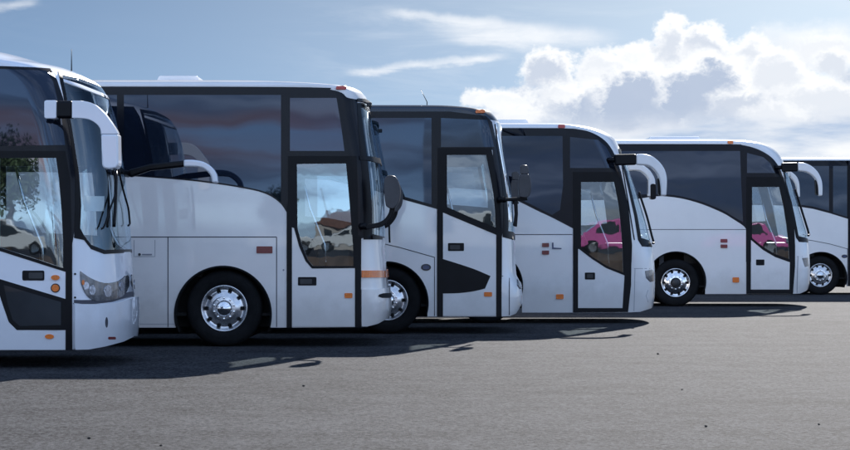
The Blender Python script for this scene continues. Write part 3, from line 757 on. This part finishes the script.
# ---- 3: navy top, black swoosh on the door
SPECS.append(dict(
    Y=31.2, paint='white_paint', wheel_style='steel', label='coach with a navy roof and a black swoosh on its door, third from the left',
    shell=dict(C=.36, n=2.8, Rt=.10, Ri=.28),
    sil=[(370, 105), (420, 105), (450, 105.4), (465, 106.4), (478, 108), (487, 109.8), (492, 112.5), (496, 118), (499.5, 123), (502, 140), (505.5, 160), (509, 180), (512, 200), (514, 222), (515, 245), (515.5, 262),
         (516.5, 275), (519, 280), (521.5, 287), (522.5, 298), (521.5, 308), (518, 318)],
    bottom=[(-100, 316.5), (437, 316.5), (502, 316.5), (510, 316), (516, 313.5), (519, 309)],
    wheel=(387.5, 0), arch=40.5, arch_x=387, arch_y=303,
    door_glass=[(447, 155), (486, 155), (490, 175), (493.5, 195), (495, 212), (495.5, 227.5), (470, 217), (447, 207)],
    driver_glass=[(443, 118), (485, 120), (491, 155), (493, 205), (470, 203), (443, 201)],
    windshield=[(499.5, 131), (497, 129), (496.8, 129), (499.5, 145), (503, 165), (506, 190), (508, 215), (508, 231), (513, 232)],
    windshield_rim=[(499, 126), (496, 124), (494.5, 124), (496.5, 145), (499.5, 165), (502.5, 190), (503.5, 215), (502.5, 237), (513, 240)],
    lining=[(430, 115), (430, 290), (480, 290), (505, 290)],
    band=[(-300, 111), (450, 111.5), (486, 116), (492, 122), (497, 145), (501, 175), (503.5, 200), (503.5, 228), (502, 236), (496, 234.5), (444, 212), (437, 209), (397.5, 198), (370, 189), (330, 180), (200, 172), (-300, 172)],
    windows=[[(250, 118), (431.5, 118), (431.5, 204.5), (397, 194.5), (370, 186), (330, 177), (250, 170)], [(441, 118), (487, 120), (491, 134), (494, 147), (441, 147)]],
    wmat=['window_glass_teal', 'window_glass_teal'],
    door=[(443, 150), (492, 150), (497, 200), (497, 315.5), (443, 315.5)],
    frames=[([(437.5, 148), (491, 148), (495, 170), (499, 200), (500, 235.5), (496.5, 235), (444, 213), (437.5, 210)], True),
            ([(437, 205), (443, 207), (443, 316.5), (437, 316.5)], False), ([(496.2, 228), (501.5, 228), (501.5, 316.5), (496.2, 316.5)], False)],
    details=[('door_swoosh', smooth_line([(443, 259), (456, 263), (474, 269), (490.5, 276)], 3)+smooth_line([(485, 288.5), (475, 291), (460, 293), (443, 293.5)], 3), 'black_trim', .012),
             ('door_handle', rrect(448, 243, 464, 251, .8), 'black_trim', .013), ('key_recess', rrect(450, 245, 460, 249.5, .8), 'dark_plastic', .017),
             ('marker_lamp', rrect(484, 292, 492, 296.5, .8), 'orange_lens', .02),
             ('badge', ell(426, 267.3, 5, 3.4), 'dark_plastic', .006), ('badge_centre', ell(426, 267.3, 3.6, 2.2), 'oval_badge', .010),
             ('roof_marker', rrect(475.5, 110.4, 484.5, 113.1, 0.8), 'orange_lens', .02)],
    seams=[([(380, 243), (400, 247.5), (434.5, 257.3)], .013, 'seam'), ([(434.5, 257), (434.5, 316)], .012, 'seam'), ([(444, 308), (496, 308)], .03, 'white_paint'),
           ([(502, 276), (509.5, 278), (516, 276.5)], .012, 'seam'), ([(509.3, 278), (509.3, 315)], .014, 'seam')],
    nose=[('headlight', [(517, 279), (520.5, 283), (521.5, 288), (520, 289), (517, 285)], 'lamp_grey', .012, True)],
    nose_wrap=[('windshield_trim', [(500.3, 124.5), (496.5, 123), (495.3, 123), (497.5, 140), (501, 160), (504.5, 180), (507.5, 200), (509, 222), (511, 222), (510, 200), (508, 185), (505.5, 168), (502, 145), (500.3, 133)], 'chrome', .02)],
    extra=[navy_roof,
           arm_mirror([('mirror_arm', [(504, 198), (527, 197), (528, 200.5), (504, 201.5)], 'black_trim', .0, .06),
                       ('mirror_head', smooth_line([(519, 197), (518, 186), (519, 177), (520.5, 174.5), (528, 174.5), (530, 178), (531, 188), (529, 196), (525, 198), (519, 197)], 2)[:-1], 'grey_plastic', 0, .2),
                       ('mirror_cap', smooth_line([(520.5, 174), (520, 168), (521.5, 165.2), (526, 165.2), (528, 168), (528, 174), (520.5, 174)], 2)[:-1], 'grey_plastic', 0, .16),
                       ('mirror_stay', [(513.5, 200), (517.5, 200), (518, 214), (517, 227), (513, 226), (514.5, 214)], 'black_trim', 0, .05)], .20),
           antenna(421, 90, 105, 6)],
))
def flat_nose(sc, Y, wheel_style, label, g, f):
    """the two coaches of one type with white hooked mirror arms; g maps the first coach's pixels to this one's"""
    G = lambda pts: [g(*p) for p in pts]
    return G
# ---- 4
SPECS.append(dict(
    Y=35.2, paint='white_paint', wheel_style='dark', label='fourth coach from the left, white, front wheel hidden, wide white hooked mirror arms',
    shell=dict(C=.5, n=2.7, Rt=.10, Ri=.25),
    sil=[(500, 123), (540, 123), (563, 123.3), (574, 124), (589, 126.3), (601.5, 130), (610, 134.5), (615, 139), (618, 145), (623, 156), (627, 166), (632, 180), (639, 201), (645, 220), (649, 236), (651.5, 245), (654, 258), (655, 280),
         (654.7, 296), (653.5, 304), (651, 312)],
    bottom=[(100, 312.5), (573, 312.5), (625, 312.5), (640, 311.8), (649, 309)],
    wheel=(486, 0), arch=36, arch_x=486, arch_y=286,
    door_glass=[(581, 182), (614, 182), (618.5, 205), (621, 228), (622.5, 250), (623, 272.5), (606, 265.5), (592, 256.5), (581, 247)],
    driver_glass=[(572, 137), (597, 140), (611, 158), (618, 205), (620, 222), (600, 224), (573, 225)],
    windshield=[(621, 155), (620, 152), (620, 155), (626, 171), (632, 195), (637, 215), (641, 238), (649, 240.5)],
    windshield_rim=[(620, 149), (618.5, 147), (618.3, 150), (624, 171), (629.5, 195), (634, 215), (638, 240), (642, 246.5), (651, 247)],
    lining=[(566, 145), (566, 290), (620, 290), (640, 290)],
    band=smooth_line([(0, 128), (501, 128), (565, 128.4), (578, 129.3), (590, 132), (602, 138.3), (610, 146.5), (615.5, 156.5)], 3)+[(621, 172), (628, 205), (632, 245), (629, 274), (573, 274), (573, 228.5)]+smooth_line([(573, 228.5), (553, 218), (535, 209.5), (518, 201), (500, 194), (460, 188), (0, 188)], 3),
    windows=[[(400, 136), (562.5, 136), (563, 185), (560, 210), (552, 215), (535, 206.5), (518, 198), (500, 191), (400, 184)],
             [(570, 137), (598, 140), (606, 147), (612, 158), (614, 168), (570, 168)]],
    wmat=['window_glass', 'window_glass'],
    door=[(578, 174), (618, 174), (625, 215), (626, 250), (624, 309), (578, 309)],
    frames=[([(573, 172), (619, 172), (628, 205), (632, 245), (631.5, 262), (626, 276), (606, 268), (592, 259), (579, 249), (573, 249)], True),
            ([(573, 228), (578, 228), (578, 308), (622.5, 308), (624.5, 275), (624.5, 250), (631.5, 250), (631, 285), (628, 312), (573, 312.3)], False)],
    details=[('door_handle', rrect(584.8, 272.5, 595, 279.5, .8), 'black_trim', .013), ('key_recess', rrect(587, 274, 593, 278, .6), 'dark_plastic', .017),
             ('marker_lamp', rrect(542, 243, 549, 247, .6), 'red_lens', .02), ('marker_lamp', rrect(542, 250.5, 549, 254.5, .6), 'red_lens', .02),
             ('marker_lamp', rrect(556, 294.2, 563.5, 299, .8), 'orange_lens', .02), ('side_latch', [(552, 242.5), (553.5, 242.5), (553.5, 247.5), (561.5, 248), (561.5, 249), (552, 249)], 'oval_badge', .012),
             ('roof_marker', rrect(558, 125.5, 565, 128.1, 0.8), 'bright_red_lens', .02)],
    seams=[([(505, 234.5), (572.5, 234.5)], .013, 'seam'), ([(634, 268.5), (650, 268.5)], .008, 'soft_seam'), ([(635, 269), (634, 311)], .008, 'soft_seam'), ([(648, 290), (646, 296), (648, 302), (652, 303)], .008, 'soft_seam')],
    nose=[('headlight', [(645, 271), (652, 269.5), (654.4, 272), (654.5, 281), (650, 282), (646, 278)], 'lamp_grey', .004, True),
          ('pillar_seal', [(619.3, 152), (620.1, 152), (634.8, 240), (633.8, 240)], 'black_trim', .009, True)],
    nose_wrap=[],
    extra=[arm_mirror([('mirror_arm', [(614, 154.5), (636, 154), (636, 165), (615, 165.5)], 'black_trim', 0, .12),
                       ('mirror_arm_cover', smooth_line([(636, 154), (645, 154.3), (653, 157), (660, 163), (664.5, 170), (666.5, 178), (666.5, 188), (666, 196)], 3)+smooth_line([(660.5, 196), (660, 187), (658, 177), (653.5, 170), (647, 166), (636, 165)], 3), 'white_paint', 0, .14),
                       ('mirror_glass', [(657.5, 178), (660.5, 178), (661, 195.5), (658.3, 195)], 'black_trim', .05, .2)], .22,
                      far=[('mirror_arm', [(622, 164), (630, 163.5), (630, 171), (622, 172)], 'white_paint', 0, .12),
                           ('mirror_arm_cover', smooth_line([(628, 163.5), (636, 163.5), (643, 165.5), (650, 171), (654.5, 179), (655, 186)], 3)+smooth_line([(649, 186), (648, 180), (644, 174.5), (638, 171), (628, 171)], 3), 'white_paint', 0, .14),
                           ('mirror_head', rrect(649.8, 184, 655.5, 199.5, 2), 'black_trim', .0, .22), ('mirror_back', rrect(647.8, 180, 650.5, 196, 1), 'white_paint', .0, .2)]),
           wiper([(638.5, 193), (643, 205), (648.5, 222), (651.8, 241), (650, 244)], 1, .02, .05), hatch(470, 528, 120, 'white_paint', .09)],
))
# ---- 5
SPECS.append(dict(
    Y=44.3, paint='white_paint', wheel_style='dark', label='coach with white hooked mirror arms and a polished ten-hole front wheel, second from the right',
    shell=dict(C=.5, n=2.7, Rt=.10, Ri=.25),
    sil=[(640, 139.5), (700, 139.6), (735, 139.8), (745, 140.3), (755, 141.5), (765, 144), (772, 147.5), (777, 151.5), (780.5, 156), (784, 163), (788, 174), (793, 190), (798, 206), (803, 222), (806, 232), (808, 242), (809.5, 256), (810, 272),
         (809.5, 283), (808, 289), (806, 294)],
    bottom=[(200, 294), (746, 294), (790, 294), (800, 293.5), (806, 291)],
    wheel=(676, 0), arch=29.3, arch_x=676, arch_y=281.5,
    door_glass=[(752, 187), (779, 187), (783.5, 207), (786.5, 226), (788.5, 244), (789, 259), (775, 254), (763, 247), (752, 238)],
    driver_glass=[(748, 153), (763, 157), (774, 172), (783, 207), (785, 220), (765, 221), (748, 222)],
    windshield=[(784, 172), (783.4, 170), (783.5, 173), (787, 186), (791.5, 202), (795, 218), (798.5, 236), (806, 238)],
    windshield_rim=[(783, 167), (782.3, 165), (782.3, 168), (785.8, 186), (789.5, 202), (792.5, 218), (796, 237.5), (799, 242), (807, 242.5)],
    lining=[(742, 160), (742, 280), (780, 280), (800, 280)],
    band=smooth_line([(300, 144), (640, 144), (730, 144.2), (742, 145), (753, 147.5), (763, 151.7), (771, 157), (776, 162.5), (780, 169)], 3)+[(784, 180), (790, 202), (794, 226), (795, 246), (792, 262), (746, 262), (746, 229)]+smooth_line([(746, 229), (743, 225.5), (733, 219), (723, 213), (703, 204.5), (684, 199), (667, 196.5), (652, 196.5), (600, 200), (300, 200)], 3),
    windows=[smooth_line([(743, 222), (733, 216.5), (723, 210.5), (703, 202.3), (684, 197), (667, 194.5), (640, 194.5)], 3)+[(600, 195), (600, 151), (740, 151), (741, 180)],
             [(747, 153), (763, 157), (770, 163), (775, 173), (747, 173)]],
    wmat=['window_glass', 'window_glass'],
    door=[(751, 179), (782, 179), (789, 215), (790, 240), (790, 291), (751, 291)],
    frames=[([(746.5, 177), (783, 177), (790, 202), (794, 226), (795, 246), (795, 254), (790.5, 262.5), (775, 257), (763, 250), (751, 240), (746.5, 240)], True),
            ([(746.3, 229), (750.6, 229), (750.6, 289.5), (789.3, 289.5), (789.8, 262), (789.8, 246), (795, 246), (795, 266), (792.8, 293.8), (746.3, 293.8)], False)],
    details=[('door_handle', rrect(756, 259.5, 764.3, 265.3, .6), 'black_trim', .013),
             ('marker_lamp', rrect(720.5, 239, 727.3, 242.5, .6), 'red_lens', .02), ('marker_lamp', rrect(720.5, 244.5, 727.3, 248, .6), 'red_lens', .02),
             ('marker_lamp', rrect(732.5, 277.3, 739, 282.5, .8), 'orange_lens', .02), ('roof_marker', rrect(727.5, 141.3, 733, 143.9, 0.6), 'orange_lens', .02)],
    seams=[([(640, 229.5), (746, 229.5)], .013, 'seam'), ([(797, 256.5), (808, 256.5)], .01, 'soft_seam'), ([(798, 257), (797, 293)], .01, 'soft_seam')],
    nose=[('headlight', [(802, 258), (808, 257.5), (809, 266), (805, 267)], 'lamp_grey', .004, True),
          ('pillar_seal', [(783.4, 170), (784.2, 170), (793.8, 237), (792.9, 237)], 'black_trim', .009, True)],
    nose_wrap=[],
    extra=[arm_mirror([('mirror_arm', [(781, 163), (797.5, 162.5), (797.5, 171.5), (782, 172)], 'black_trim', 0, .12),
                       ('mirror_arm_cover', smooth_line([(797.5, 162.5), (804, 163), (811, 166), (817, 171.5), (820.5, 178), (822, 185), (822, 196)], 3)+smooth_line([(818, 196), (817.5, 187), (815.5, 180), (811, 175), (805, 172), (797.5, 171)], 3), 'white_paint', 0, .14),
                       ('mirror_glass', [(815.3, 179), (818, 179), (818.5, 195.5), (816, 195)], 'black_trim', .05, .2)], .22,
                      far=[('mirror_arm', [(786, 171), (790, 171), (791, 176.5), (787, 177)], 'white_paint', 0, .12),
                           ('mirror_arm_cover', smooth_line([(789, 171), (793, 173.5), (797, 178), (799, 185), (799.5, 197)], 3)+smooth_line([(796.5, 197), (796, 187), (794, 181.5), (790.5, 177.5)], 3), 'white_paint', 0, .14)]),
           wiper([(799, 190), (803, 205), (807, 222), (808.5, 233), (806, 236)], 1, .025, .05), hatch(645, 698, 137, 'white_paint', .09)],
))
# ---- 6: right edge
SPECS.append(dict(
    Y=54., paint='white_paint', wheel_style='steel', label='farthest coach, at the right edge, its nose out of frame, front wheel in view',
    shell=dict(C=.4, n=2.8, Rt=.10, Ri=.25),
    sil=[(820, 157.5), (860, 157.8), (880, 159), (889, 162), (893, 167), (896, 178), (900, 200), (904, 225), (906, 243), (907, 262), (907, 276), (904, 287)],
    bottom=[(500, 286.3), (850, 286.3), (890, 286), (900, 285), (904, 283)],
    wheel=(820.7, 0), arch=25.5, arch_x=821, arch_y=278,
    door_glass=[(858, 186), (882, 186), (888, 230), (873, 226), (858, 221)],
    driver_glass=[(858, 186), (882, 186), (885, 212), (873, 211), (858, 210)],
    windshield=[(895, 178), (892.5, 176), (892.5, 176), (894, 190), (897, 205), (899, 225), (901, 235), (905, 236)],
    windshield_rim=[(894, 171), (892, 169), (891, 169), (893, 190), (894.5, 205), (896, 225), (897, 240), (905, 240)],
    lining=[(848, 170), (848, 275), (880, 275), (900, 275)],
    band=[(500, 160.3), (850, 160.5), (880, 163), (890, 169), (893, 185), (895, 205), (896, 232), (895, 240), (850, 219.5), (830, 213.3), (813, 208.8), (800, 206.8), (785, 205.5), (700, 204), (500, 204)],
    windows=[[(700, 166), (829, 166), (829, 211), (813, 206.5), (800, 204.8), (700, 202)], [(833, 166), (847, 166), (847, 217), (833, 212.5)]],
    wmat=['window_glass_teal', 'window_glass_teal'],
    door=[(855, 182), (886, 182), (890, 230), (890, 285), (855, 285)],
    frames=[([(851, 180), (887, 180), (892, 225), (892, 238), (851, 221)], True), ([(848, 165), (851.5, 165), (851.5, 286), (848, 286)], False), ([(890, 230), (893.5, 230), (893.5, 286), (890, 286)], False)],
    details=[('door_handle', rrect(860, 246, 868, 251, .6), 'black_trim', .013), ('badge', ell(844.5, 256.3, 3, 1.8), 'dark_plastic', .006), ('badge_centre', ell(844.5, 256.3, 2, 1.1), 'oval_badge', .010)],
    seams=[([(800, 239), (812, 240.5), (830, 244), (848, 249)], .016, 'seam'), ([(847.5, 249), (847.5, 286)], .014, 'seam')],
    nose=[('headlight', [(899, 262), (905, 261), (906, 268), (900, 270)], 'lamp_grey', .012, True)],
    nose_wrap=[], extra=[],
))
for sp_ in SPECS: coach(sp_)

# ------------------------------------------------------------------ ground
bm = bmesh.new(); bmesh.ops.create_grid(bm, x_segments=2, y_segments=2, size=4000)
g = from_bm('ground', bm, 'asphalt'); g['kind'] = 'structure'
def gpos(px, py): Y = F*C0/(py-HY); return ((px-HX)/F*Y, Y)
for px, py, r, lab in ((303.5, 386.5, .018, 'dark pebble near the shadow edge below the second coach'), (89, 439, .018, 'largest dark pebble at the lower left of the asphalt'),
                       (161, 446, .012, 'tiny dark pebble at the bottom edge, right of the largest left one'), (706, 427, .016, 'dark pebble low on the right of the asphalt, left of another'),
                       (819, 425, .013, 'small dark pebble nearest the lower right corner'), (658, 354.5, .02, 'dark pebble just below the shadow tip of the fourth coach'), (682, 390, .012, 'tiny pebble midway down the right part of the asphalt')):
    x, y = gpos(px, py); bm = bmesh.new(); bmesh.ops.create_icosphere(bm, subdivisions=2, radius=r*.62)
    for v in bm.verts: v.co = Vector((v.co.x*1.3, v.co.y*1.1, v.co.z*.8+r*.5))*(1+random.uniform(-.15, .15))
    o = from_bm('pebble', bm, 'pebble'); o.location = (x, y, 0)
    o['label'] = lab; o['category'] = 'pebble'; o['group'] = 'loose pebbles on the asphalt'

# ------------------------------------------------------------------ the far side of the lot (seen mirrored in the door glass)
YT = -14.
box('terrace', -90, 90, YT-120, YT, -.2, .8, 'asphalt')['kind'] = 'structure'
tw = box('retaining_wall', -90, 90, YT, YT+.3, -.2, .95, 'brown_stone'); tw['label'] = 'low brown stone retaining wall mirrored in the door glass of the second coach'; tw['category'] = 'wall'
def car(x, y, z, L, Hc, paint, label, van=False, flip=1):
    t = thing('parked_car', label, 'car', (x, y, z), 'cars parked on the terrace opposite')
    t.scale = (flip, 1, 1)
    l = L/2
    if van: body = [(-l, .35), (-l, .9), (-l+.08, Hc-.15), (-l+.3, Hc), (l-1.3, Hc), (l-.75, 1.05), (l-.1, .85), (l, .35)]
    else: body = [(-l, .35), (-l+.02, .9), (-l+.55, .98), (-l+1.15, Hc-.08), (-l+1.7, Hc), (l-1.9, Hc-.03), (l-1.15, .98), (l-.25, .82), (l, .6), (l-.05, .32)]
    prism('body', body, -.86, .86, paint, t, .08, 3)
    if van: win = [[(l-1.9, 1.05), (l-.95, 1.05), (l-1.35, Hc-.18), (l-1.9, Hc-.15)], [(-l+.4, 1.1), (-l+1.6, 1.1), (-l+1.6, Hc-.2), (-l+.4, Hc-.2)]]
    else: win = [[(-l+1.0, 1.0), (-l+1.95, 1.0), (-l+1.95, Hc-.12), (-l+1.4, Hc-.16)], [(-l+2.05, 1.0), (l-1.4, 1.0), (l-1.98, Hc-.13), (-l+2.05, Hc-.12)]]
    for w in win: prism('side_window', w, .855, .868, 'car_glass', t)
    prism('windshield', [(l-1.22, 1.0), (l-1.18, 1.03), (l-1.86, Hc-.04), (l-1.9, Hc-.08)] if not van else [(l-.82, 1.08), (l-.76, 1.1), (l-1.26, Hc-.06), (l-1.3, Hc-.1)], -.7, .7, 'car_glass', t)
    for wx_ in (-l+.85, l-.85):
        for s_ in (-1, 1):
            w = bpy.data.objects.new('wheel', None); COL.objects.link(w); w.parent = t; w.location = (wx_, s_*.80, .32)
            bm = bmesh.new(); lathe_bm(bm, [(.19, -.09), (.32, -.09), (.335, 0), (.32, .09), (.19, .09)], 24); from_bm('tyre', bm, 'rubber', w, True)
            bm = bmesh.new(); lathe_bm(bm, [(0, .08), (.19, .085)], 24); lathe_bm(bm, [(0, -.08), (.19, -.085)], 24); from_bm('rim', bm, 'alloy', w, True)
    box('headlight', l-.3, l-.02, .55, .85, .62, .74, 'chrome', t, .02); box('bumper', l-.1, l+.06, -.8, .8, .3, .5, paint, t, .03); box('bumper', -l-.05, -l+.1, -.8, .8, .32, .52, paint, t, .03)
car(8.9, -20, .8, 4.5, 1.62, 'pink_paint', 'pink car mirrored in the door glass of the fourth coach')
car(17.2, -20, .8, 4.5, 1.7, 'pink_paint', 'pink car whose wheel is mirrored in the door glass of the fifth coach', flip=-1)
car(-8.2, -62, .8, 4.2, 1.5, 'car_white', 'white hatchback on the left in the door glass of the second coach')
car(-4.2, -58, .8, 4.4, 1.45, 'car_white', 'white saloon on the right in the door glass of the second coach', flip=-1)
car(2.6, -50, .8, 5.2, 2.3, 'car_white', 'white van mirrored in the door glass of the third coach', van=True)
car(5.2, -36, .8, 4.4, 1.6, 'car_white', 'white car below the van in the door glass of the third coach')
car(-19, -45, .8, 4.6, 1.6, 'car_white', 'white car mirrored low in the door glass of the leftmost coach')
h = thing('low_house', 'low house with a brown tiled roof mirrored behind the white cars in the second coach', 'house', (-4.6, -88, .8)); h.scale = (.45, .6, .9)
box('wall', -7, 6, -4, 4, 0, 1.9, 'stucco', h); prism('roof', [(-7.4, 1.9), (6.4, 1.9), (3.5, 3.1), (-4.5, 3.1)], -4.4, 4.4, 'roof_tile', h)
for k in range(4): box('window', -5.6+k*3, -4.2+k*3, 4.0, 4.03, .8, 1.6, 'car_glass', h)
def tree(x, y, z, H, label):
    t = thing('tree', label, 'tree', (x, y, z), 'trees beyond the terrace')
    tube('trunk', [(0, 0, 0), (.1, 0, H*.3), (0, .1, H*.7)], [.22, .16, .06], 'bark', t)
    bm = bmesh.new(); rnd = random.Random(int(x*7))
    for k in range(5200):
        a, b = rnd.random()*math.tau, rnd.uniform(-1, 1); r = rnd.random()**.4*(.75+.25*math.sin(3*a+b*4))
        p = Vector((math.cos(a)*math.sqrt(1-b*b)*r*H*.33, math.sin(a)*math.sqrt(1-b*b)*r*H*.33, H*.62+b*r*H*.38))
        q = Matrix.Rotation(rnd.random()*6, 3, Vector((rnd.random(), rnd.random(), rnd.random()+.1)).normalized()); s = .065
        bm.faces.new([bm.verts.new(p+q @ Vector(c)*s) for c in ((-1, -1, 0), (1, -1, 0), (1.3, 1, 0), (-.8, 1, 0))])
    from_bm('crown', bm, 'leaf', t)
tree(-24, -70, .8, 7.5, 'green tree mirrored in the door glass of the leftmost coach'); tree(-11, -95, .8, 5, 'small tree left of the low house mirrored in the second coach')
